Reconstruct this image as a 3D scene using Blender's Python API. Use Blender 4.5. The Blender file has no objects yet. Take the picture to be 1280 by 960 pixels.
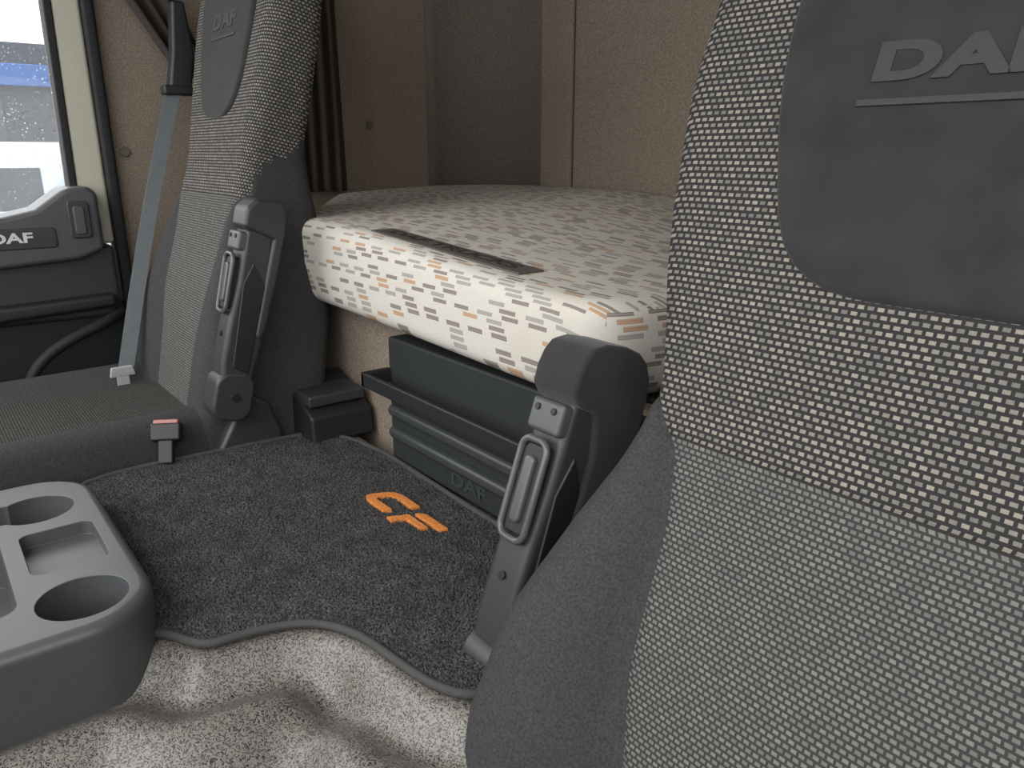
import bpy, bmesh, math, random
import numpy as np
from mathutils import Vector, Matrix
random.seed(3)
S = bpy.context.scene
COL = S.collection

# ---------------------------------------------------------------- helpers
def lin(c):
    c = c/255.0
    return c/12.92 if c <= 0.04045 else ((c+0.055)/1.055)**2.4
def C(r, g, b): return (lin(r), lin(g), lin(b), 1.0)

class NT:
    def __init__(s, name):
        s.m = bpy.data.materials.new(name); s.m.use_nodes = True
        s.t = s.m.node_tree; s.n = s.t.nodes; s.l = s.t.links
        s.b = s.n['Principled BSDF']
    def node(s, typ, **kw):
        x = s.n.new(typ)
        for k, v in kw.items(): setattr(x, k, v)
        return x
    def link(s, a, b): s.l.new(a, b)
    def inp(s, node, key, v):
        if isinstance(v, bpy.types.NodeSocket): s.l.new(v, node.inputs[key])
        else: node.inputs[key].default_value = v
    def math(s, op, a, b=0.0, c=0.0):
        x = s.n.new('ShaderNodeMath'); x.operation = op
        s.inp(x, 0, a); s.inp(x, 1, b)
        if op in ('MULTIPLY_ADD',): s.inp(x, 2, c)
        return x.outputs[0]
    def mix(s, f, a, b):
        x = s.n.new('ShaderNodeMix'); x.data_type = 'RGBA'
        s.inp(x, 0, f); s.inp(x, 6, a); s.inp(x, 7, b)
        return x.outputs[2]
    def fmix(s, f, a, b):
        x = s.n.new('ShaderNodeMix'); x.data_type = 'FLOAT'
        s.inp(x, 0, f); s.inp(x, 2, a); s.inp(x, 3, b)
        return x.outputs[0]
    def obj(s): 
        return s.node('ShaderNodeTexCoord').outputs['Object']
    def noise(s, vec, scale, detail=2.0):
        x = s.node('ShaderNodeTexNoise'); s.inp(x, 'Vector', vec)
        x.inputs['Scale'].default_value = scale; x.inputs['Detail'].default_value = detail
        return x.outputs['Fac']
    def bump(s, h, strength, dist=0.001):
        x = s.node('ShaderNodeBump'); s.inp(x, 'Height', h)
        x.inputs['Strength'].default_value = strength; x.inputs['Distance'].default_value = dist
        s.l.new(x.outputs[0], s.b.inputs['Normal'])
    def ramp(s, f, p0, p1):
        x = s.node('ShaderNodeMapRange'); s.inp(x, 0, f)
        x.inputs[1].default_value = p0; x.inputs[2].default_value = p1
        return x.outputs[0]

def sc(c, k): return (min(1, c[0]*k), min(1, c[1]*k), min(1, c[2]*k), 1)

def simple(name, col, rough=0.5, metal=0.0, var=0.12, scale=150, bump=0.2, bscale=None, dist=0.0006, spec=0.5, sheen=0.0):
    t = NT(name); o = t.obj()
    f = t.ramp(t.noise(o, scale, 3), 0.3, 0.7)
    t.link(t.mix(f, sc(col, 1-var), sc(col, 1+var)), t.b.inputs['Base Color'])
    t.b.inputs['Roughness'].default_value = rough
    t.b.inputs['Metallic'].default_value = metal
    t.b.inputs['Specular IOR Level'].default_value = spec
    t.b.inputs['Sheen Weight'].default_value = sheen
    if bump: t.bump(t.noise(o, bscale or scale*3, 2), bump, dist)
    return t.m

def dash_fabric(name, dark, l1, l2, bw, rh, mo, horizontal=False):
    t = NT(name); o = t.obj()
    sp = t.node('ShaderNodeSeparateXYZ'); t.link(o, sp.inputs[0])
    cb = t.node('ShaderNodeCombineXYZ')
    if horizontal:
        t.link(sp.outputs[0], cb.inputs[0]); t.link(sp.outputs[1], cb.inputs[1])
    else:
        t.link(t.math('ADD', sp.outputs[0], sp.outputs[1]), cb.inputs[0]); t.link(sp.outputs[2], cb.inputs[1])
    br = t.node('ShaderNodeTexBrick'); br.offset = 0.5
    t.link(cb.outputs[0], br.inputs['Vector'])
    br.inputs['Color1'].default_value = l1; br.inputs['Color2'].default_value = l2
    br.inputs['Mortar'].default_value = dark
    br.inputs['Scale'].default_value = 1.0
    br.inputs['Mortar Size'].default_value = mo
    br.inputs['Mortar Smooth'].default_value = 0.3
    br.inputs['Brick Width'].default_value = bw
    br.inputs['Row Height'].default_value = rh
    n = t.noise(o, 900, 2)
    col = t.mix(t.math('MULTIPLY', n, 0.5), br.outputs['Color'], dark)
    t.link(col, t.b.inputs['Base Color'])
    t.b.inputs['Roughness'].default_value = 0.95
    t.b.inputs['Specular IOR Level'].default_value = 0.15
    h = t.math('SUBTRACT', t.math('MULTIPLY', n, 0.5), br.outputs['Fac'])
    t.bump(h, 0.5, 0.0008)
    return t.m

# ---------------------------------------------------------------- materials
M = {}
M['patA'] = dash_fabric('fabric_dash_coarse', C(50,49,49), C(164,156,143), C(120,117,113), .0074, .0055, .0015)
M['patB'] = dash_fabric('fabric_dash_fine', C(60,59,59), C(134,131,125), C(112,110,106), .0062, .0046, .0011)
M['patH'] = dash_fabric('fabric_dash_cushion', C(44,43,43), C(100,96,90), C(80,78,75), .0064, .0047, .0011, True)
M['bolster'] = simple('fabric_bolster', C(62,61,62), .92, var=.3, scale=420, bump=.6, bscale=500, dist=.001, spec=.15)
M['suede'] = simple('fabric_suede', C(51,49,50), .95, var=.16, scale=25, bump=.3, bscale=900, spec=.12, sheen=.15)
M['emboss'] = simple('suede_embossed', C(60,58,59), .65, var=.05, bump=.1, spec=.3)
M['plastic'] = simple('plastic_dark', C(52,54,55), .42, var=.04, bump=.25, bscale=900, dist=.0003)
M['plasticG'] = simple('plastic_grey', C(74,76,78), .40, var=.04, bump=.3, bscale=700, dist=.0003)
M['black'] = simple('plastic_black', C(30,31,32), .5, var=.05, bump=.2, bscale=800, dist=.0003)
M['lever'] = simple('plastic_lever', C(80,81,82), .22, var=.04, bump=0)
M['steel'] = simple('steel', C(190,192,192), .35, .4, var=.05, bump=0)
M['red'] = simple('plastic_red', C(170,112,110), .5, var=.05, bump=0)
M['belt'] = simple('belt_webbing', C(80,86,89), .65, var=.08, scale=60, bump=.4, bscale=1200)
M['orange'] = simple('embroidery_orange', C(196,120,54), .85, var=.35, scale=300, bump=.8, bscale=600, dist=.001)
M['piping'] = simple('mat_piping', C(62,61,60), .8, var=.15, scale=400)
M['cream'] = simple('door_frame_cream', C(190,186,168), .45, var=.02, bump=0)
M['rubber'] = simple('rubber_seal', C(28,28,28), .7, var=.05, bump=.1)
M['white_txt'] = simple('badge_lettering', C(205,208,210), .35, var=.02, bump=0)
M['locker'] = simple('locker_plastic', C(40,43,43), .6, var=.05, bump=.3, bscale=900, dist=.0003, spec=.35)
M['rib'] = simple('locker_rib_plastic', C(56,59,60), .35, var=.03, bump=0)
M['curtain'] = simple('curtain_cloth', C(62,55,50), .95, var=.12, scale=300, bump=.3)
M['ceil'] = simple('headliner', C(150,143,132), .95, var=.08, scale=300)
M['cabfloor'] = simple('floor_rubber', C(70,68,66), .8, var=.1)

def wallcloth(name, base):
    t = NT(name); o = t.obj()
    n1 = t.ramp(t.noise(o, 360, 3), .36, .64)
    n2 = t.noise(o, 4, 2)
    c1 = t.mix(n1, sc(base, .70), sc(base, 1.27))
    c = t.mix(t.math('MULTIPLY', n2, .3), c1, sc(base, .8))
    t.link(c, t.b.inputs['Base Color'])
    t.b.inputs['Roughness'].default_value = .95
    t.b.inputs['Specular IOR Level'].default_value = .15
    t.bump(t.noise(o, 600, 2), .4, .0008)
    return t.m
M['wall'] = wallcloth('wall_trim_cloth', C(140,127,113))
M['wallD'] = wallcloth('wall_trim_cloth_dark', C(112,103,94))

def vinyl():
    t = NT('tunnel_vinyl'); o = t.obj()
    v = t.node('ShaderNodeTexVoronoi'); v.feature = 'F1'
    mx = t.node('ShaderNodeMix'); mx.data_type = 'VECTOR'
    nz = t.node('ShaderNodeTexNoise'); t.link(o, nz.inputs['Vector']); nz.inputs['Scale'].default_value = 160
    mx.inputs[0].default_value = .012
    t.link(o, mx.inputs[4]); t.link(nz.outputs['Color'], mx.inputs[5])
    t.link(mx.outputs[1], v.inputs['Vector'])
    v.inputs['Scale'].default_value = 440
    f = t.ramp(v.outputs['Distance'], .28, .60)
    c = t.mix(f, C(38,36,34), C(122,118,111))
    t.link(c, t.b.inputs['Base Color'])
    t.b.inputs['Roughness'].default_value = .34
    t.bump(v.outputs['Distance'], .4, .001)
    return t.m
M['vinyl'] = vinyl()

def carpet():
    t = NT('mat_carpet'); o = t.obj()
    a = t.ramp(t.noise(o, 380, 2), .35, .70)
    b = t.ramp(t.noise(o, 30, 3), .3, .7)
    sp = t.node('ShaderNodeSeparateXYZ'); t.link(o, sp.inputs[0])
    c1 = t.mix(a, C(30,30,31), C(124,122,121))
    c = t.mix(t.math('MULTIPLY', b, .4), c1, C(50,50,51))
    t.link(c, t.b.inputs['Base Color'])
    t.b.inputs['Roughness'].default_value = 1.0
    t.b.inputs['Specular IOR Level'].default_value = .1
    return t.m
M['carpet'] = carpet()

def ticking():
    t = NT('mattress_cover'); o = t.obj()
    sp = t.node('ShaderNodeSeparateXYZ'); t.link(o, sp.inputs[0])
    ge = t.node('ShaderNodeNewGeometry'); sn = t.node('ShaderNodeSeparateXYZ'); t.link(ge.outputs['True Normal'], sn.inputs[0])
    side = t.math('GREATER_THAN', t.math('ABSOLUTE', sn.outputs[0]), .72)
    uu = t.fmix(side, sp.outputs[0], sp.outputs[1])
    vv = t.fmix(side, t.math('ADD', sp.outputs[1], sp.outputs[2]), sp.outputs[2])
    v = t.math('DIVIDE', vv, .0088)
    row = t.math('FLOOR', v); fv = t.math('FRACT', v)
    grp = t.math('FLOOR', t.math('DIVIDE', row, 2.0))
    wn0 = t.node('ShaderNodeTexWhiteNoise', noise_dimensions='1D'); t.link(grp, wn0.inputs['W'])
    u = t.math('ADD', t.math('DIVIDE', uu, .052), t.math('MULTIPLY', wn0.outputs[0], 7.3))
    u = t.math('ADD', u, t.math('MULTIPLY', row, .12))
    cell = t.math('FLOOR', u); fu = t.math('FRACT', u)
    cb = t.node('ShaderNodeCombineXYZ'); t.link(cell, cb.inputs[0]); t.link(row, cb.inputs[1])
    wn = t.node('ShaderNodeTexWhiteNoise', noise_dimensions='2D'); t.link(cb.outputs[0], wn.inputs['Vector'])
    r = wn.outputs['Value']
    m1 = t.math('LESS_THAN', fu, .62)
    m2 = t.math('LESS_THAN', fv, .68)
    m3 = t.math('GREATER_THAN', r, .38)
    mask = t.math('MULTIPLY', t.math('MULTIPLY', m1, m2), m3)
    isor = t.math('GREATER_THAN', r, .90)
    isdk = t.math('GREATER_THAN', r, .66)
    dc = t.mix(isdk, C(150,146,141), C(122,112,105))
    dc = t.mix(isor, dc, C(176,140,108))
    rib = t.math('GREATER_THAN', t.math('FRACT', t.math('MULTIPLY', v, 3.0)), .45)
    base = t.mix(t.noise(o, 700, 2), C(188,183,174), C(214,208,198))
    base = t.mix(t.math('MULTIPLY', t.ramp(t.noise(o, 6, 4), .5, .75), .35), base, C(178,166,150))
    dc = t.mix(t.math('MULTIPLY', rib, .22), dc, base)
    t.link(t.mix(mask, base, dc), t.b.inputs['Base Color'])
    t.b.inputs['Roughness'].default_value = .9
    t.b.inputs['Specular IOR Level'].default_value = .2
    t.bump(t.math('ADD', t.noise(o, 500, 2), t.math('MULTIPLY', mask, .4)), .4, .0008)
    return t.m
M['tick'] = ticking()

def glass():
    t = NT('window_glass'); o = t.obj()
    tr = t.node('ShaderNodeBsdfTransparent'); gl = t.node('ShaderNodeBsdfGlossy')
    gl.inputs['Roughness'].default_value = .05
    df = t.node('ShaderNodeBsdfTranslucent'); df.inputs[0].default_value = (.7,.75,.8,1)
    v = t.node('ShaderNodeTexVoronoi'); t.link(o, v.inputs['Vector']); v.inputs['Scale'].default_value = 120
    d = t.math('MULTIPLY', t.math('LESS_THAN', v.outputs['Distance'], .20), t.math('MULTIPLY', t.ramp(t.noise(o, 9, 2), .45, .62), .4))
    m1 = t.node('ShaderNodeMixShader'); m1.inputs[0].default_value = .06
    t.link(tr.outputs[0], m1.inputs[1]); t.link(gl.outputs[0], m1.inputs[2])
    m2 = t.node('ShaderNodeMixShader'); t.link(d, m2.inputs[0])
    t.link(m1.outputs[0], m2.inputs[1]); t.link(df.outputs[0], m2.inputs[2])
    out = [x for x in t.n if x.type == 'OUTPUT_MATERIAL'][0]
    t.link(m2.outputs[0], out.inputs[0])
    return t.m
M['glass'] = glass()

# ---------------------------------------------------------------- mesh helpers
def empty(name, loc=(0,0,0), rot=(0,0,0), parent=None):
    e = bpy.data.objects.new(name, None); e.empty_display_size = .05
    e.location = loc; e.rotation_euler = rot; COL.objects.link(e)
    if parent: e.parent = parent
    return e

def mesh_obj(name, verts, faces, mats, parent=None, bevel=0, seg=3, smooth=True, fm=None):
    me = bpy.data.meshes.new(name); me.from_pydata([tuple(map(float, v)) for v in verts], [], faces)
    bm = bmesh.new(); bm.from_mesh(me); bmesh.ops.recalc_face_normals(bm, faces=bm.faces)
    bm.to_mesh(me); bm.free()
    if not isinstance(mats, (list, tuple)): mats = [mats]
    for m in mats: me.materials.append(M[m])
    if fm:
        for p, k in zip(me.polygons, fm): p.material_index = k
    for p in me.polygons: p.use_smooth = smooth
    ob = bpy.data.objects.new(name, me); COL.objects.link(ob)
    if parent: ob.parent = parent
    if bevel:
        b = ob.modifiers.new('bev', 'BEVEL'); b.width = bevel; b.segments = seg
        b.limit_method = 'ANGLE'; b.angle_limit = math.radians(28)
        w = ob.modifiers.new('wn', 'WEIGHTED_NORMAL'); w.keep_sharp = True
    return ob

def box(name, lo, hi, mat, parent=None, bevel=.004, seg=3):
    x0,y0,z0 = lo; x1,y1,z1 = hi
    v = [(x0,y0,z0),(x1,y0,z0),(x1,y1,z0),(x0,y1,z0),(x0,y0,z1),(x1,y0,z1),(x1,y1,z1),(x0,y1,z1)]
    f = [(0,3,2,1),(4,5,6,7),(0,1,5,4),(1,2,6,5),(2,3,7,6),(3,0,4,7)]
    return mesh_obj(name, v, f, mat, parent, bevel, seg, smooth=bevel > 0)

def prism(name, pts, axis, lo, hi, mat, parent=None, bevel=.004, seg=3):
    def mp(a, b, c):
        return {'x': (c, a, b), 'y': (a, c, b), 'z': (a, b, c)}[axis]
    n = len(pts)
    v = [mp(a, b, lo) for a, b in pts] + [mp(a, b, hi) for a, b in pts]
    f = [tuple(range(n)), tuple(range(n, 2*n))] + [(i, (i+1) % n, n+(i+1) % n, n+i) for i in range(n)]
    return mesh_obj(name, v, f, mat, parent, bevel, seg)

def tube(name, pts, r, mat, parent=None, cyclic=False, smooth=True):
    cu = bpy.data.curves.new(name, 'CURVE'); cu.dimensions = '3D'; cu.bevel_depth = r; cu.bevel_resolution = 4
    sp = cu.splines.new('NURBS' if smooth else 'POLY'); sp.points.add(len(pts)-1)
    for p, q in zip(sp.points, pts): p.co = (*q, 1)
    sp.use_cyclic_u = cyclic
    if smooth: sp.use_endpoint_u = not cyclic; sp.order_u = 3; sp.resolution_u = 6
    cu.use_fill_caps = True
    ob = bpy.data.objects.new(name, cu); COL.objects.link(ob)
    dg = bpy.context.evaluated_depsgraph_get()
    me = bpy.data.meshes.new_from_object(ob.evaluated_get(dg))
    bpy.data.objects.remove(ob)
    me.materials.clear(); me.materials.append(M[mat])
    o2 = bpy.data.objects.new(name, me); COL.objects.link(o2)
    for p in me.polygons: p.use_smooth = True; p.material_index = 0
    if parent: o2.parent = parent
    return o2

def text(name, s, size, mat, matrix, parent=None, ext=.0008, off=.0, sx=1.0):
    cu = bpy.data.curves.new(name, 'FONT'); cu.body = s; cu.size = size; cu.extrude = ext; cu.offset = off
    cu.align_x = 'CENTER'; cu.align_y = 'CENTER'
    ob = bpy.data.objects.new(name, cu); COL.objects.link(ob)
    dg = bpy.context.evaluated_depsgraph_get()
    me = bpy.data.meshes.new_from_object(ob.evaluated_get(dg)); bpy.data.objects.remove(ob)
    me.transform(Matrix.Diagonal((sx, 1, 1, 1))); me.transform(matrix)
    me.materials.clear(); me.materials.append(M[mat])
    o = bpy.data.objects.new(name, me); COL.objects.link(o)
    if parent: o.parent = parent
    return o

def cyl(name, c, r, h, axis, mat, parent=None, bevel=.001, n=28):
    pts = [(r*math.cos(2*math.pi*i/n), r*math.sin(2*math.pi*i/n)) for i in range(n)]
    o = prism(name, pts, axis, -h/2, h/2, mat, parent, bevel, 2)
    o.data.transform(Matrix.Translation(c)); return o

def rrect(x0, y0, x1, y1, r, n=6):
    out = []
    for cx, cy, a0 in ((x1-r, y1-r, 0), (x0+r, y1-r, 90), (x0+r, y0+r, 180), (x1-r, y0+r, 270)):
        for i in range(n+1):
            a = math.radians(a0+90*i/n); out.append((cx+r*math.cos(a), cy+r*math.sin(a)))
    return out

def chaikin(p, k=2):
    for _ in range(k):
        q = []
        for i in range(len(p)):
            a, b = p[i], p[(i+1) % len(p)]
            q += [(a[0]*.75+b[0]*.25, a[1]*.75+b[1]*.25), (a[0]*.25+b[0]*.75, a[1]*.25+b[1]*.75)]
        p = q
    return p

def sm(x): 
    x = max(0., min(1., x)); return x*x*(3-2*x)

def curve1(xs, ys, width=.03):
    g = np.linspace(-.3, 1.3, 1601)
    v = np.interp(g, xs, ys); k = np.hanning(max(3, int(width/.001)*2+1)); k /= k.sum()
    pad = len(k)//2
    v = np.convolve(np.pad(v, pad, mode='edge'), k, mode='valid')
    return lambda s: float(np.interp(s, g, v))

# ---------------------------------------------------------------- SEAT
ho_c = curve1([-.05, 0, .1, .2, .3, .36, .44, .5, .6, .7, .8, .87, .93], [.245,.25,.256,.246,.222,.205,.186,.19,.212,.224,.222,.20,.15], .02)
hb_c = curve1([-.05, .12, .2, .33, .385, .425, .44, 1], [.075,.085,.106,.118,.132,.172,.25,.3], .008)
bamp_c = curve1([-.05, 0, .1, .2, .3, .40, .45], [.035,.05,.055,.05,.03,.006,0], .02)
T_c = curve1([0, .3, .5, .9], [.21,.19,.125,.09], .04)
base = curve1([-.05, .1, .2, .3, .45, .6, .75, .93], [.0,-.006,-.008,0,.008,.006,.0,.012], .05)
P_ = dict(lo=0, hi=0, hb=0, ba=1, pad=0, tx=0, th=0)     # shape adjustments of the current seat
def T(s): return T_c(s)-P_['th']*sm((s-.4)/.15)
def ho(s): return ho_c(s)+P_['lo']+(P_['hi']-P_['lo'])*sm((s-.35)/.2)
def hb(s): return min(hb_c(s)+P_['hb'], ho(s)-.003)
def bamp(s): return bamp_c(s)*P_['ba']

def Wf(x, s):
    ax = abs(x); o = ho(s); h = hb(s)
    w = base(s)
    if ax > h:
        t = (ax-h)/max(1e-4, (o-h)); w -= bamp(s)*math.sin(min(1, t/.62)*math.pi/2) if t < .62 else bamp(s)
    w += .0035*math.exp(-((ax-h)/.004)**2) if s < .44 else 0
    w += .003*math.exp(-((s-.395)/.003)**2) if ax < h else 0
    r = .034; d = o-ax
    if d < r: w += r-math.sqrt(max(0, r*r-(r-d)**2))
    if s > .86: w += .02*((s-.86)/.07)**2
    return w

def backrest(parent):
    ss = list(np.arange(-.05, .385, .0125)) + [.385,.389,.392,.395,.398,.401,.405] + list(np.arange(.415, .931, .0125))
    NC, NB = 16, 12
    verts = []; rows = []
    for s in ss:
        o = ho(s); h = hb(s); row = []
        half = [(h*math.sin(math.pi/2*i/NC)) for i in range(NC+1)] + [h+(o-h)*math.sin(math.pi/2*i/NB) for i in range(1, NB+1)]
        xs = [-x for x in reversed(half)] + half[1:]
        for x in xs: row.append((x, Wf(x, s), s))
        we = Wf(o, s); t = T(s)
        side = [(o+.002, we+(t-.02-we)*k/5., s) for k in range(1, 6)] + [(o-.006, t-.006, s), (o-.02, t, s)]
        back = [(o*.5, t+.004, s), (0, t+.006, s), (-o*.5, t+.004, s)]
        row += side + back + [(-x, y, z) for x, y, z in reversed(side)]
        rows.append(row)
    n = len(rows[0]); nf = 2*(NC+NB)+1
    for r in rows: verts += r
    faces, fm = [], []
    for i in range(len(rows)-1):
        s = (ss[i]+ss[i+1])/2
        for j in range(n):
            a, b = i*n+j, i*n+(j+1) % n
            faces.append((a, b, b+n, a+n))
            if j < nf-1:
                c = abs(j+.5-(NC+NB))
                if c < NC: fm.append(0 if s > .395 else 1)
                else: fm.append(0 if s > .435 else 2)
            else:
                y = verts[a][1]
                fm.append(0 if s > .44+.9*max(0, y-.02) and y < .2 else 2)
    faces.append(tuple(range(n))); fm.append(2)
    k = (len(rows)-1)*n; faces.append(tuple(range(k, k+n))); fm.append(2)
    return mesh_obj('backrest', verts, faces, ['patA', 'patB', 'bolster'], parent, fm=fm)

def headpad(parent):
    P = [(.535,.03),(.5365,.05),(.540,.068),(.546,.082),(.555,.096),(.57,.110),(.59,.121),(.61,.128),(.64,.137),(.67,.145),(.7,.151),
         (.74,.155),(.78,.157),(.82,.156),(.86,.149),(.885,.13),(.895,.10),(.90,.04)]
    v, f = [], []; n = 25
    for s, p in P:
        p += P_['pad']
        for j in range(n):
            a = math.sin(math.pi/2*(2*j/(n-1)-1)); x = p*a
            e = min((1-abs(a))*p, max(0, s-.535)*1.5+.0001, (.9-s)*1.5+.0001)
            w = Wf(x, s) + .001 - .007*math.sqrt(min(1, e/.006))
            v.append((x, w, s))
    for i in range(len(P)-1):
        for j in range(n-1):
            a = i*n+j; f.append((a, a+1, a+n+1, a+n))
    mesh_obj('head_pad', v, f, 'suede', parent)
    rx = Matrix.Rotation(math.radians(90), 4, 'X')
    w = Wf(0, .70)-.0066; tx = P_['tx']
    text('pad_lettering', 'DAF', .038, 'emboss', Matrix.Translation((tx, w, .707)) @ rx, parent, .0006, .0018, 1.7)
    box('pad_underline', (tx-.066, w-.0003, .676), (tx+.066, w+.003, .681), 'emboss', parent, .0004)

def cushion(parent, L=.46):
    v, f, fm = [], [], []
    ys = [-L-.0, -L+.008, -L+.03, -L+.07, -L+.12] + list(np.linspace(-L+.17, .04, 10)) + [.08, .1]
    W = .24+P_['lo']
    rows = []
    for y in ys:
        e = min(1, max(0, (y+L)/.08)); drop = .06*(1-math.sqrt(1-(1-e)**2))
        row = []
        xs = [W*math.sin(math.pi/2*(2*j/32-1)) for j in range(33)]
        for x in xs:
            ax = abs(x); z = 0 - drop
            if ax > .14: z += .028*math.sin(min(1, (ax-.14)/.06)*math.pi/2)
            z -= .004*math.exp(-((ax-.14)/.004)**2)
            d = W-ax
            if d < .03: z -= .03-math.sqrt(max(0, .03**2-(.03-d)**2))
            row.append((x, y, z+.004*math.sin(3*(y+.3))))
        zb = -.115
        row += [(W+.003, y, -.03-drop*.6), (W, y, -.09), (W-.02, y, zb), (-W+.02, y, zb), (-W, y, -.09), (-W-.003, y, -.03-drop*.6)]
        rows.append(row)
    n = len(rows[0])
    for r in rows: v += r
    for i in range(len(rows)-1):
        ym = (ys[i]+ys[i+1])/2
        for j in range(n):
            a, b = i*n+j, i*n+(j+1) % n
            f.append((a, b, b+n, a+n))
            xm = (v[a][0]+v[b][0])/2
            fm.append(0 if (j < 32 and abs(xm) < .14 and ym > -L+.1) else 1)
    f.append(tuple(range(n))); fm.append(1)
    k = (len(rows)-1)*n; f.append(tuple(range(k, k+n))); fm.append(1)
    return mesh_obj('seat_cushion', v, f, ['patH', 'bolster'], parent, fm=fm)

def armrest(parent, side, ds, dx=.297, slim=1.0, zs=1.0, dw=0.0):
    A = empty('armrest', (side*dx, dw, ds), parent=parent)
    A.scale = (1, 1, zs)
    body = [(.0,.105),(-.006,.16),(-.004,.24),(0,.30),(.0,.395),(.02,.40),(.048,.395),(.055,.30),(.058,.20),(.05,.11),(.025,.09)]
    prism('arm_shell', body, 'x', -.026, .026, 'plastic', A, .009, 4)
    if slim == 1:
        pad = chaikin([(-.009,.392),(-.010,.43),(.004,.456),(.06,.462),(.090,.446),(.101,.40),(.094,.30),(.078,.215),(.05,.195),(.038,.21),(.042,.385)], 1)
        prism('arm_pad', pad, 'x', -.033, .033, 'suede', A, .018, 6)
    else:
        pad = [(-.006,.397),(-.006,.43),(.008,.450),(.06,.455),(.085,.44),(.096,.40),(.092,.30),(.078,.225),(.05,.20),(.04,.21),(.045,.385)]
        pad = [(a if a < .05 else .05+(a-.05)*slim, b) for a, b in pad]
        prism('arm_pad', pad, 'x', -.030, .030, 'plastic', A, .012, 4)
    prism('pivot_cover', rrect(-.010,.050,.056,.140,.026), 'x', -.028, .028, 'plastic', A, .006, 3)
    box('cap', (-.024,-.010,.356), (.024,.01,.390), 'plasticG', A, .005)
    for d in (-.012, .012): cyl('screw', (d,-.0105,.380), .0035, .003, 'y', 'black', A, .0005, 14)
    fr = [(x, -.011, z) for x, z in rrect(-.019,.245,.019,.348,.012)]
    tube('lever_frame', fr, .0038, 'lever', A, True, False)
    prism('lever', rrect(-.016,.250,.016,.344,.008), 'y', -.010, .004, 'black', A, .003)
    prism('lever_bar', rrect(-.0075,.262,.0075,.332,.006), 'y', -.015, -.006, 'lever', A, .003)
    cyl('screw', (0,-.0065,.205), .0045, .003, 'y', 'black', A, .0005, 14)
    for sx in (-1, 1):
        cyl('side_screw', (sx*.0285,.025,.095), .008, .003, 'x', 'black', A, .0008, 20)
        prism('side_rib', [(.012,.15),(.04,.14),(.045,.30),(.02,.34),(.008,.30)], 'x', min(sx*.024, sx*.0285), max(sx*.024, sx*.0285), 'black', A, .002)
    x0, x1 = -side*(dx-.20), -side*.02
    prism('pivot_shaft', rrect(.01,.075,.045,.115,.015), 'x', min(x0, x1), max(x0, x1), 'black', A, .004)
    return A

def seat(name, cx, py, pz, rec, side, ds, adj, **kw):
    P_.update(adj)
    R = empty(name, (cx, py, pz))
    B = empty('back_frame', (0,0,0), (-rec, 0, 0), R)
    backrest(B); headpad(B); armrest(B, side, ds, **kw)
    cushion(R)
    wl = P_['lo']-.01
    for sx in (-1, 1):
        prism('hinge_cover', [(-.02,-.10),(.10,-.10),(.12,-.03),(.10,.03),(.07,.05),(.04,.02),(.01,-.03),(-.02,-.06)], 'x',
              min(sx*(.248+wl), sx*(.282+wl)), max(sx*(.248+wl), sx*(.282+wl)), 'plastic', R, .008)
    h = pz+.95
    box('pedestal_top', (-.20,-.40,-.17), (.20,.10,-.112), 'black', R, .01)
    prism('suspension', [(-.34,-.165),(.06,-.165),(.02,-h+.05),(-.30,-h+.05)], 'x', -.17, .17, 'black', R, .01)
    box('floor_plate', (-.21,-.36,-h), (.21,.06,-h+.055), 'black', R, .006)
    return R

far = seat('truck_seat', -1.535, .362, -.455, math.atan(.262), 1, -.022, dict(lo=-.018, hi=-.010, hb=.024, ba=.35, pad=-.014, tx=0, th=.012), dx=.258, slim=.3, zs=.93, dw=-.010)
near = seat('truck_seat', -.225, .354, -.605, math.atan(.36), -1, .0, dict(lo=.024, hi=.056, hb=.040, ba=1, pad=.018, tx=-.030, th=0), dx=.322)

bk = empty('seat_buckle', (-1.300, .29, -.450), (math.radians(-25), 0, math.radians(60)))
box('stalk', (-.012,-.008,-.05), (.012,.008,.0), 'black', bk, .003)
box('housing', (-.024,-.011,-.012), (.024,.011,.018), 'black', bk, .004)
box('release_button', (-.020,-.008,.012), (.020,.008,.024), 'red', bk, .003)

# ---------------------------------------------------------------- seat belt
sb = empty('seat_belt')
def ribbon(name, path, wv, mat, parent, th=.0015):
    v, f = [], []
    for (p, w) in zip(path, wv):
        p = Vector(p); w = Vector(w)
        n = Vector((1, 0, 0))*th
        v += [p-w-n, p+w-n, p+w+n, p-w+n]
    for i in range(len(path)-1):
        for j in range(4):
            a, b = i*4+j, i*4+(j+1) % 4; f.append((a, b, b+4, a+4))
    f += [(0,1,2,3), tuple(range(len(v)-4, len(v)))]
    return mesh_obj(name, v, f, mat, parent, smooth=False)
pa, pb = Vector((-1.81,.513,.135)), Vector((-1.680,.315,-.425))
N = 14; path = [pa.lerp(pb, i/N)+Vector((0, -.006*math.sin(math.pi*i/N), 0)) for i in range(N+1)]
ribbon('webbing', path, [Vector((.004,.0150,.003))]*(N+1), 'belt', sb)
prism('guide_arm', [(.50,.12),(.545,.12),(.56,.20),(.55,.30),(.525,.30),(.515,.2)], 'x', -1.835, -1.80, 'black', sb, .006)
box('guide_loop', (-1.83,.488,.115), (-1.795,.548,.135), 'black', sb, .005)
tg = empty('latch_plate', (-1.668,.305,-.428), (0,0,0), sb)
prism('tongue_bar', [(-.024,-.008),(.024,-.008),(.020,.012),(-.020,.012)], 'x', -.004, .004, 'steel', tg, .002)
prism('tongue_tip', [(-.012,-.030),(.012,-.030),(.012,-.006),(-.012,-.006)], 'x', -.003, .003, 'steel', tg, .002)

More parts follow.
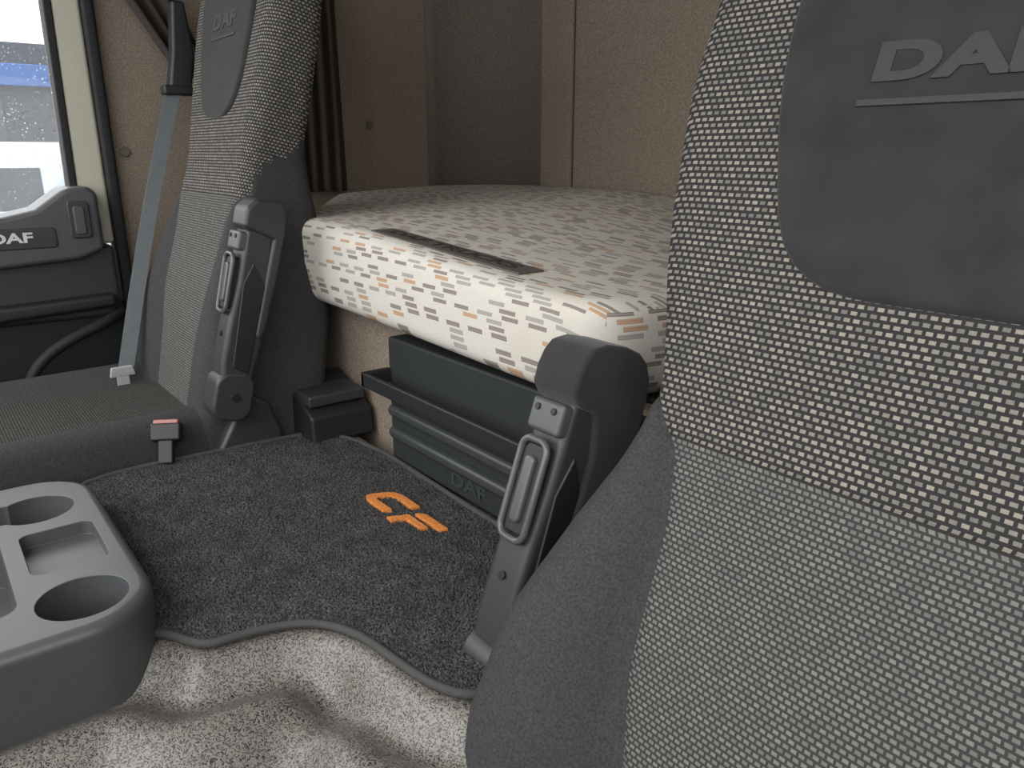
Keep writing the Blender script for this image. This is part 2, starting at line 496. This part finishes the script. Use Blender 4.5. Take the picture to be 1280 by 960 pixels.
# ---------------------------------------------------------------- bunk base + locker
bunk = empty('bunk_base')
box('bunk_front', (-1.975,.64,-.95), (.315,.67,-.285), 'wall', bunk, .002)
box('bunk_deck', (-1.975,.66,-.31), (.315,1.42,-.285), 'wallD', bunk, .002)
lk = empty('storage_locker')
box('locker_panel', (-1.095,.60,-.50), (-.40,.638,-.29), 'locker', lk, .004)
box('locker_lower_panel', (-1.082,.594,-.498), (-.42,.604,-.388), 'locker', lk, .003)
for z in (-.408, -.446):
    prism('rib', rrect(-1.075, z-.010, -.43, z+.010, .0095), 'y', .581, .600, 'rib', lk, .008, 4)
prism('rail_bar', [(.550,-.368),(.558,-.368),(.558,-.343),(.550,-.343)], 'x', -1.10, -.42, 'black', lk, .003)
box('rail_end', (-1.10,.550,-.368), (-1.088,.602,-.343), 'black', lk, .003)
box('rail_end_inner', (-.435,.550,-.368), (-.42,.602,-.343), 'black', lk, .003)
rx = Matrix.Rotation(math.radians(90), 4, 'X')
text('locker_lettering', 'DAF', .030, 'rib', Matrix.Translation((-.86,.5935,-.474)) @ rx, lk, .001, .0006, 1.6)

# ---------------------------------------------------------------- mattress
def mattress():
    out = [(-1.96,.93),(-1.66,.74),(-1.48,.60),(-1.405,.573),(-1.2,.572),(-.9,.572),(-.66,.572),(-.606,.576),(-.584,.60),(-.572,.68),(-.55,.77),(-.48,.84),
           (-.2,.86),(.30,.86),(.30,1.43),(-.9,1.43),(-1.72,1.43),(-1.83,1.36),(-1.96,1.22)]
    pts = []
    n = len(out)
    for i in range(n):
        a, b = Vector(out[i]), Vector(out[(i+1) % n]); k = max(1, int((b-a).length/.02))
        for j in range(k): pts.append(a.lerp(b, j/k))
    for _ in range(3):
        pts = [(pts[i-1]+pts[i]*2+pts[(i+1) % len(pts)])/4 for i in range(len(pts))]
    n = len(pts)
    area = sum(pts[i].x*pts[(i+1) % n].y-pts[(i+1) % n].x*pts[i].y for i in range(n))
    sg = 1 if area > 0 else -1
    nrm = []
    for i in range(n):
        d = (pts[(i+2) % n]-pts[i-2]).normalized(); nrm.append(Vector((-d.y, d.x))*sg)
    R = .030; h = .148
    prof = [(R*(1-math.sin(math.pi/2*k/6)), -h+R-R*math.cos(math.pi/2*k/6)) for k in range(7)]
    prof += [(-.004, -h*.5)]
    prof += [(R*(1-math.cos(math.pi/2*k/6)), -R+R*math.sin(math.pi/2*k/6)) for k in range(7)]
    v, f = [], []
    def zmap(x, y, z):
        top = -.116-.044*sm((x+1.35)/.8)
        bot = -.266-.014*sm((x+1.35)/.8)
        tt = (z+h)/h
        back = sm((y-.6)/.8)
        return bot+(top-bot)*tt + (.032*back*sm((-x-.6)/.8)-.004*back)*max(0, tt)
    for (ins, z) in prof:
        for p, q in zip(pts, nrm):
            w = p+q*ins; v.append((w.x, w.y, zmap(w.x, w.y, z)))
    m = len(prof)
    for i in range(m-1):
        for j in range(n):
            a, b = i*n+j, i*n+(j+1) % n; f.append((a, b, b+n, a+n))
    f.append(tuple(range(n)))
    from mathutils.geometry import delaunay_2d_cdt
    ring = [Vector((v[(m-1)*n+j][0], v[(m-1)*n+j][1])) for j in range(n)]
    inner = []
    def inside(x, y, P):
        c = False
        for i in range(len(P)):
            a, b = P[i], P[i-1]
            if (a.y > y) != (b.y > y) and x < (b.x-a.x)*(y-a.y)/(b.y-a.y)+a.x: c = not c
        return c
    for x in np.arange(-1.95, .3, .05):
        for y in np.arange(.58, 1.43, .05):
            if inside(x, y, ring) and min((Vector((x, y))-p).length for p in ring) > .02: inner.append(Vector((float(x), float(y))))
    r = delaunay_2d_cdt(ring+inner, [], [list(range(n))], 1, 1e-6)
    k0 = len(v)
    for p in r[0]: v.append((p.x, p.y, zmap(p.x, p.y, 0)))
    for t in r[2]: f.append(tuple(k0+i for i in t))
    return v, f
mt = empty('mattress')
v, f = mattress()
mb = mesh_obj('mattress_body', v, f, 'tick', mt)
bm = bmesh.new(); bm.from_mesh(mb.data); bmesh.ops.remove_doubles(bm, verts=bm.verts, dist=.0008)
bmesh.ops.recalc_face_normals(bm, faces=bm.faces); bm.to_mesh(mb.data); bm.free()
M['label'] = simple('mattress_label', C(88,81,77), .9, var=.12, scale=300, spec=.2)
M['label2'] = simple('mattress_label_letters', C(52,47,45), .9, var=.1, spec=.2)
lab = empty('label_patch', (-.955,.632,-.1362), (0, math.radians(4.3), math.radians(2)), mt)
box('label_strip', (-.185,-.022,-.003), (.185,.022,.0012), 'label', lab, .0008)
text('label_lettering', 'DAF TRUCKS', .030, 'label2', Matrix.Translation((0,0,.0014)), lab, .0003, .0008, 1.8)

# ---------------------------------------------------------------- tunnel, mat
edge = [(-.81,-.6),(-.81,-.1),(-.805,.08),(-.787,.1445),(-.741,.168),(-.735,.205),(-.726,.249),(-.703,.285),(-.657,.3095),(-.586,.317),(-.539,.325),(-.500,.344),(-.475,.40),(-.47,.7)]
E = np.array(edge)
def sdist(x, y):
    best = 9; sg = 1
    for i in range(len(E)-1):
        a, b = E[i], E[i+1]; d = b-a; t = max(0, min(1, ((x-a[0])*d[0]+(y-a[1])*d[1])/(d@d)))
        q = a+t*d; r = math.hypot(x-q[0], y-q[1])
        if r < best:
            best = r; cr = d[0]*(y-a[1])-d[1]*(x-a[0]); sg = -1 if cr > 0 else 1
    return best*sg
tv, tf = [], []
xs = np.linspace(-1.30, -.20, 132); ysn = np.linspace(-.60, .598, 138)
for y in ysn:
    for x in xs:
        d = sdist(x, y)
        z = -.503
        if d > 0:
            z -= .036*sm(d/.045) + .03*sm((d-.10)/.10) + .42*sm((d-.13)/.28)
            z += .020*math.exp(-((d-.085)/.028)**2)
            q = (x+.60)*.75+(y-.22)*.66
            z -= .022*math.exp(-((q)/.035)**2)*sm(d/.06)
        tv.append((x, y, max(z, -.949)))
nx = len(xs)
for i in range(len(ysn)-1):
    for j in range(nx-1):
        a = i*nx+j; tf.append((a, a+1, a+nx+1, a+nx))
k0 = len(tv)
for i in range(len(ysn)): tv.append((-1.305, ysn[i], -.95))
for i in range(len(ysn)-1): tf.append((i*nx, (i+1)*nx, k0+i+1, k0+i))
mesh_obj('engine_tunnel', tv, tf, 'vinyl')

mat_e = empty('floor_mat')
mo = [(-1.262,.592),(-1.285,.40),(-1.295,.15),(-1.20,.13),(-1.0,.12),(-.86,.12),(-.80,.135)] + \
     [(-.787,.150),(-.741,.172),(-.737,.205),(-.728,.249),(-.706,.286),(-.659,.311),(-.586,.320),(-.541,.328),(-.505,.346),(-.482,.40),(-.48,.575),(-.8,.578)]
mo = chaikin(mo)
prism('mat_backing', mo, 'z', -.502, -.4955, 'carpet', mat_e, .001, 2)
tube('edge_piping', [(x, y, -.4945) for x, y in mo], .0048, 'piping', mat_e, True, False)
def slant(pts, x0, y0, k=1.22): return [(x0+a+b*k*.45, y0+b*k) for a, b in pts]
Cc = [(.066,.0),(.018,.0),(.004,.004),(.0,.012),(.0,.028),(.004,.036),(.018,.04),(.066,.04),(.066,.030),(.022,.030),(.014,.026),(.014,.014),(.022,.010),(.066,.010)]
L1 = slant(Cc, -.965,.472)
L2 = slant([(0,0),(0,.024),(.05,.024),(.05,.015),(.014,.015),(.014,0)], -.878,.466)
L3 = slant([(0,.030),(0,.034),(.008,.04),(.062,.04),(.062,.030)], -.878,.466)
prism('letter_c', L1, 'z', -.496, -.4895, 'orange', mat_e, .0008, 1)
prism('letter_f_stem', L2, 'z', -.496, -.4895, 'orange', mat_e, .0008, 1)
prism('letter_f_top', L3, 'z', -.496, -.4895, 'orange', mat_e, .0008, 1)
# cut pile: tens of thousands of short leaning tufts joined in one mesh
rng = np.random.default_rng(7)
def in_poly(X, Y, P):
    c = np.zeros(X.shape, bool)
    for i in range(len(P)):
        ax, ay = P[i]; bx, by = P[i-1]
        if ay == by: continue
        c ^= ((ay > Y) != (by > Y)) & (X < (bx-ax)*(Y-ay)/(by-ay)+ax)
    return c
NT_ = 150000
X = rng.uniform(-1.30, -.475, NT_); Y = rng.uniform(.115, .60, NT_)
k = in_poly(X, Y, mo)
for P in (L1, L2, L3): k &= ~in_poly(X, Y, P)
X, Y = X[k], Y[k]; n = len(X)
th_ = rng.uniform(0, 2*np.pi, n); hh = rng.uniform(.0025, .0058, n)
hh *= .8+.35*np.sin(X*61+2*np.sin(Y*47))*np.sin(Y*53+X*17)
lx = rng.normal(0, .0018, n); ly = rng.normal(0, .0018, n); rb = rng.uniform(.0007, .0012, n)
V = np.zeros((n, 4, 3))
for j in range(3):
    V[:, j, 0] = X+rb*np.cos(th_+j*2.094); V[:, j, 1] = Y+rb*np.sin(th_+j*2.094); V[:, j, 2] = -.4957
V[:, 3, 0] = X+lx; V[:, 3, 1] = Y+ly; V[:, 3, 2] = -.4957+hh
idx = np.arange(n)[:, None]*4
F = np.concatenate([idx+np.array([0,1,3]), idx+np.array([1,2,3]), idx+np.array([2,0,3])])
me = bpy.data.meshes.new('pile_tufts')
me.vertices.add(n*4); me.vertices.foreach_set('co', V.reshape(-1))
me.loops.add(len(F)*3); me.loops.foreach_set('vertex_index', F.reshape(-1).astype(np.int32))
me.polygons.add(len(F)); me.polygons.foreach_set('loop_start', np.arange(0, len(F)*3, 3, dtype=np.int32))
me.update(calc_edges=True); me.validate()
me.materials.append(M['carpet'])
po = bpy.data.objects.new('pile_tufts', me); COL.objects.link(po); po.parent = mat_e

# ---------------------------------------------------------------- console
con = empty('center_console')
def apply_mods(ob):
    bpy.context.view_layer.update()
    dg = bpy.context.evaluated_depsgraph_get()
    me = bpy.data.meshes.new_from_object(ob.evaluated_get(dg))
    ob.modifiers.clear(); ob.data = me
ol = rrect(-1.19,-.30,-.755,.148,.075,8)
body = prism('console_body', ol, 'z', -.56, -.440, 'plasticG', None, .012, 4)
cut = [cyl('cut', (-1.085,.074,-.44), .043, .14, 'z', 'plastic', None, 0, 48),
       cyl('cut', (-.822,.082,-.44), .043, .14, 'z', 'plastic', None, 0, 48),
       prism('cut', rrect(-1.012,.046,-.898,.124,.012), 'z', -.458, -.40, 'plastic', None, 0),
       prism('cut', rrect(-1.02,-.27,-.83,.026,.02), 'z', -.50, -.40, 'plastic', None, 0),
       prism('cut', rrect(-1.12,-.03,-1.06,.05,.01), 'z', -.48, -.40, 'plastic', None, 0)]
body.modifiers.remove(body.modifiers['wn'])
for c in cut:
    c.modifiers.clear()
    b = body.modifiers.new('bo', 'BOOLEAN'); b.operation = 'DIFFERENCE'; b.object = c; b.solver = 'EXACT'
b = body.modifiers.new('b2', 'BEVEL'); b.width = .003; b.segments = 3; b.limit_method = 'ANGLE'; b.angle_limit = math.radians(50)
apply_mods(body)
for c in cut: bpy.data.objects.remove(c)
body.parent = con
for p in body.data.polygons: p.use_smooth = True
w = body.modifiers.new('wn', 'WEIGHTED_NORMAL')

# ---------------------------------------------------------------- small box behind the far seat
bx = empty('tool_box')
prism('case', [(-1.36,-.500),(-1.215,-.500),(-1.22,-.45),(-1.24,-.44),(-1.35,-.40)], 'y', .51, .630, 'black', bx, .006)
box('lid', (-1.345,.515,-.437), (-1.235,.625,-.415), 'plastic', bx, .005)

# ---------------------------------------------------------------- room shell
box('floor', (-2.02,-.9,-1.0), (.36,1.5,-.95), 'cabfloor', None, 0)
box('ceiling', (-2.02,-.45,.85), (.36,1.55,.9), 'ceil', None, 0)
box('wall_rear', (-1.98,1.462,-.95), (.36,1.50,.85), 'wall', None, .002)
prism('trim_1', [(-1.715,-.2),(-1.59,-.2),(-1.59,.84),(-1.715,.84)], 'y', 1.445, 1.464, 'wall', None, .012, 4)
prism('trim_2', [(-1.575,-.2),(.30,-.2),(.30,.84),(-1.575,.84)], 'y', 1.437, 1.464, 'wall', None, .014, 4)
prism('wall_left', [(.412,-.95),(1.50,-.95),(1.50,.85),(.412,.85)], 'x', -2.03, -1.98, 'wall', None, .004)
arc = [(-1.982,1.25)]
for i in range(11):
    a = math.pi/2*i/10; arc.append((-1.978+.24*(1-math.cos(a)), 1.245+.21*math.sin(a)))
arc += [(-1.71,1.455),(-1.71,1.464),(-1.982,1.464)]
prism('trim_3', arc, 'z', -.28, .84, 'wallD', None, 0)
for k, (y, z) in enumerate(((.435, 0.0), (1.06, .07))):
    cyl('trim_button', (-1.977, y, z), .011, .008, 'x', 'wallD', None, .003, 24)
prism('wall_right', [(-.9,-.95),(1.5,-.95),(1.5,.85),(.42,.85),(.42,-.1),(-.9,-.1)], 'x', .32, .36, 'wall', None, 0)
prism('wall_front', [(-2.02,-.95),(.36,-.95),(.36,-.20),(-2.02,-.20)], 'y', -.90, -.86, 'black', None, .01)

def curtain(name, y0, y1, x, z0, z1, waves, amp, shear=0.0, topw=1.0):
    n = waves*10; v, f = [], []; rows = 24
    for i in range(rows+1):
        t = i/rows; z = z0+(z1-z0)*t
        for j in range(n+1):
            u = j/n; w = (topw-1)*t+1
            y = y0+(y1-y0)*(u*w) + shear*t
            v.append((x+amp*math.sin(2*math.pi*waves*u)+.006*math.sin(5*z+9*u), y, z))
    for i in range(rows):
        for j in range(n):
            a = i*(n+1)+j; f.append((a, a+1, a+n+2, a+n+1))
    o = mesh_obj(name, v, f, 'curtain')
    s = o.modifiers.new('so', 'SOLIDIFY'); s.thickness = .002
    return o
curtain('curtain', .74, .965, -1.945, -.10, .83, 7, .014)
curtain('curtain', .56, .64, -1.925, .16, .83, 3, .018, -.42, 2.6)

# ---------------------------------------------------------------- passenger door
dr = empty('door_1')
box('door_lower', (-2.02,-.86,-.95), (-1.95,.385,-.33), 'black', dr, .01)
prism('door_mid', [(-.86,-.36),(.375,-.36),(.375,-.20),(-.86,-.26)], 'x', -2.02, -1.93, 'plastic', dr, .01)
prism('door_shelf', [(-.86,-.40),(.36,-.335),(.36,-.305),(-.86,-.345)], 'x', -1.96, -1.90, 'black', dr, .01)
prism('door_top_panel', [(-.86,-.30),(.30,-.225),(.352,-.205),(.352,-.085),(.335,-.07),(.29,-.073),(.23,-.115),(.17,-.128),(-.86,-.19)], 'x', -2.02, -1.90, 'plasticG', dr, .012, 4)
prism('badge_plate', rrect(-.05,-.195,.262,-.152,.008), 'x', -1.905, -1.897, 'plastic', dr, .003)
ry = Matrix(((0,0,1,0),(1,0,0,0),(0,1,0,0),(0,0,0,1)))
text('badge_lettering', 'DAF', .028, 'white_txt', Matrix.Translation((-1.896,.178,-.172)) @ ry, dr, .001, .0008, 1.5)
prism('latch_surround', rrect(.288,-.178,.33,-.10,.008), 'x', -1.902, -1.893, 'plastic', dr, .003)
prism('latch_lever', rrect(.298,-.170,.320,-.110,.006), 'x', -1.897, -1.890, 'plasticG', dr, .003)
tube('grab_handle', [(-1.93,.37,-.35),(-1.90,.34,-.365),(-1.885,.27,-.385),(-1.88,.20,-.42),(-1.88,.16,-.47),(-1.89,.14,-.55)], .012, 'rubber', dr)
prism('door_pocket', [(-.8,-.90),(.34,-.90),(.36,-.52),(.20,-.50),(-.8,-.56)], 'x', -1.96, -1.92, 'black', dr, .012)
prism('frame_rear', [(.322,-.20),(.385,-.20),(.385,.70),(.335,.70)], 'x', -2.02, -1.965, 'cream', dr, .008)
prism('frame_top', [(-.86,.62),(.385,.62),(.385,.70),(-.86,.70)], 'x', -2.02, -1.965, 'cream', dr, .008)
prism('glass_seal', [(.308,-.20),(.324,-.20),(.336,.64),(.320,.64)], 'x', -2.015, -1.962, 'rubber', dr, .003)
prism('door_seal', [(.385,-.95),(.411,-.95),(.411,.84),(.385,.84)], 'x', -2.02, -1.955, 'rubber', dr, .008)
box('wall_left_header', (-2.03,-.86,.70), (-1.97,.385,.85), 'ceil', None, .004)
prism('window_1', [(-.86,-.25),(.315,-.25),(.325,.63),(-.86,.63)], 'x', -2.0, -1.996, 'glass', None, 0)

# ---------------------------------------------------------------- exterior seen through the door glass
M['asphalt'] = simple('yard_asphalt', C(95,98,102), .8, var=.15, scale=4)
M['bld'] = simple('cladding_dark', C(34,42,52), .7, var=.1, scale=3)
M['blue'] = simple('paint_blue', C(10,70,130), .4, var=.05, scale=3)
M['whitep'] = simple('paint_white', C(170,178,186), .35, var=.03, scale=3)
M['darkgl'] = simple('dark_glass', C(18,34,46), .2, var=.1, scale=3)
box('ground', (-60,-30,-2.3), (-2.6,40,-2.2), 'asphalt', None, 0)
bd = empty('warehouse')
box('hall', (-24,-6,-2.2), (-16,14,1.75), 'bld', bd, .02)
box('fascia', (-15.95,-6,1.05), (-15.8,14,1.4), 'blue', bd, .02)
for y in np.arange(-5, 13, 1.1): box('cladding_rib', (-16.0,y,-2.2), (-15.93,y+.12,1.0), 'darkgl', bd, .01)
van = empty('parked_van')
prism('van_body', [(-1.4,-1.8),(3.8,-1.8),(3.9,-.1),(3.7,.10),(.5,.10),(.1,.05),(-.7,-.75),(-1.4,-.95),(-1.5,-1.4)], 'x', -11.6, -9.8, 'whitep', van, .08)
prism('van_window', [(.55,-.16),(1.30,-.16),(1.30,-.60),(.15,-.60)], 'x', -9.81, -9.79, 'darkgl', van, .01)
box('van_stripe', (-9.81,-1.3,-.98), (-9.785,3.8,-.66), 'blue', van, .005)
for y in (-.6, 2.9):
    cyl('wheel', (-9.9,y,-1.86), .34, .24, 'x', 'rubber', van, .04)
    cyl('rim', (-9.78,y,-1.86), .19, .03, 'x', 'steel', van, .01)

# ---------------------------------------------------------------- shift so that the cab floor is z=0
for o in list(S.objects):
    if o.parent is None: o.location.z += .95

# ---------------------------------------------------------------- light
wd = bpy.data.worlds.new('overcast'); S.world = wd; wd.use_nodes = True
bg = wd.node_tree.nodes['Background']
gt = wd.node_tree.nodes.new('ShaderNodeTexCoord'); sx = wd.node_tree.nodes.new('ShaderNodeSeparateXYZ')
mr = wd.node_tree.nodes.new('ShaderNodeMapRange'); mx = wd.node_tree.nodes.new('ShaderNodeMix'); mx.data_type = 'RGBA'
L = wd.node_tree.links
L.new(gt.outputs['Generated'], sx.inputs[0]); L.new(sx.outputs[2], mr.inputs[0])
mr.inputs[1].default_value = -.1; mr.inputs[2].default_value = .5
mx.inputs[6].default_value = (.70,.73,.76,1); mx.inputs[7].default_value = (1,1,1,1)
L.new(mr.outputs[0], mx.inputs[0]); L.new(mx.outputs[2], bg.inputs[0])
bg.inputs[1].default_value = 3.4
sun = bpy.data.objects.new('sun', bpy.data.lights.new('sun', 'SUN')); COL.objects.link(sun)
sun.data.energy = .8; sun.data.angle = math.radians(50)
sun.rotation_euler = Vector((-.25, 1, -.75)).to_track_quat('-Z', 'Y').to_euler()

S.view_settings.view_transform = 'Standard'
S.view_settings.exposure = 0.0

# ---------------------------------------------------------------- camera
cd = bpy.data.cameras.new('camera'); cam = bpy.data.objects.new('camera', cd); COL.objects.link(cam)
cd.sensor_width = 36; cd.lens = 27.0; cd.clip_start = .02
th = math.atan(290/960)
h = Vector((-.786, .618, 0)).normalized()
fwd = h*math.cos(th)+Vector((0, 0, -math.sin(th)))
cam.location = (0, 0, .95)
cam.rotation_euler = fwd.to_track_quat('-Z', 'Y').to_euler()
S.camera = cam
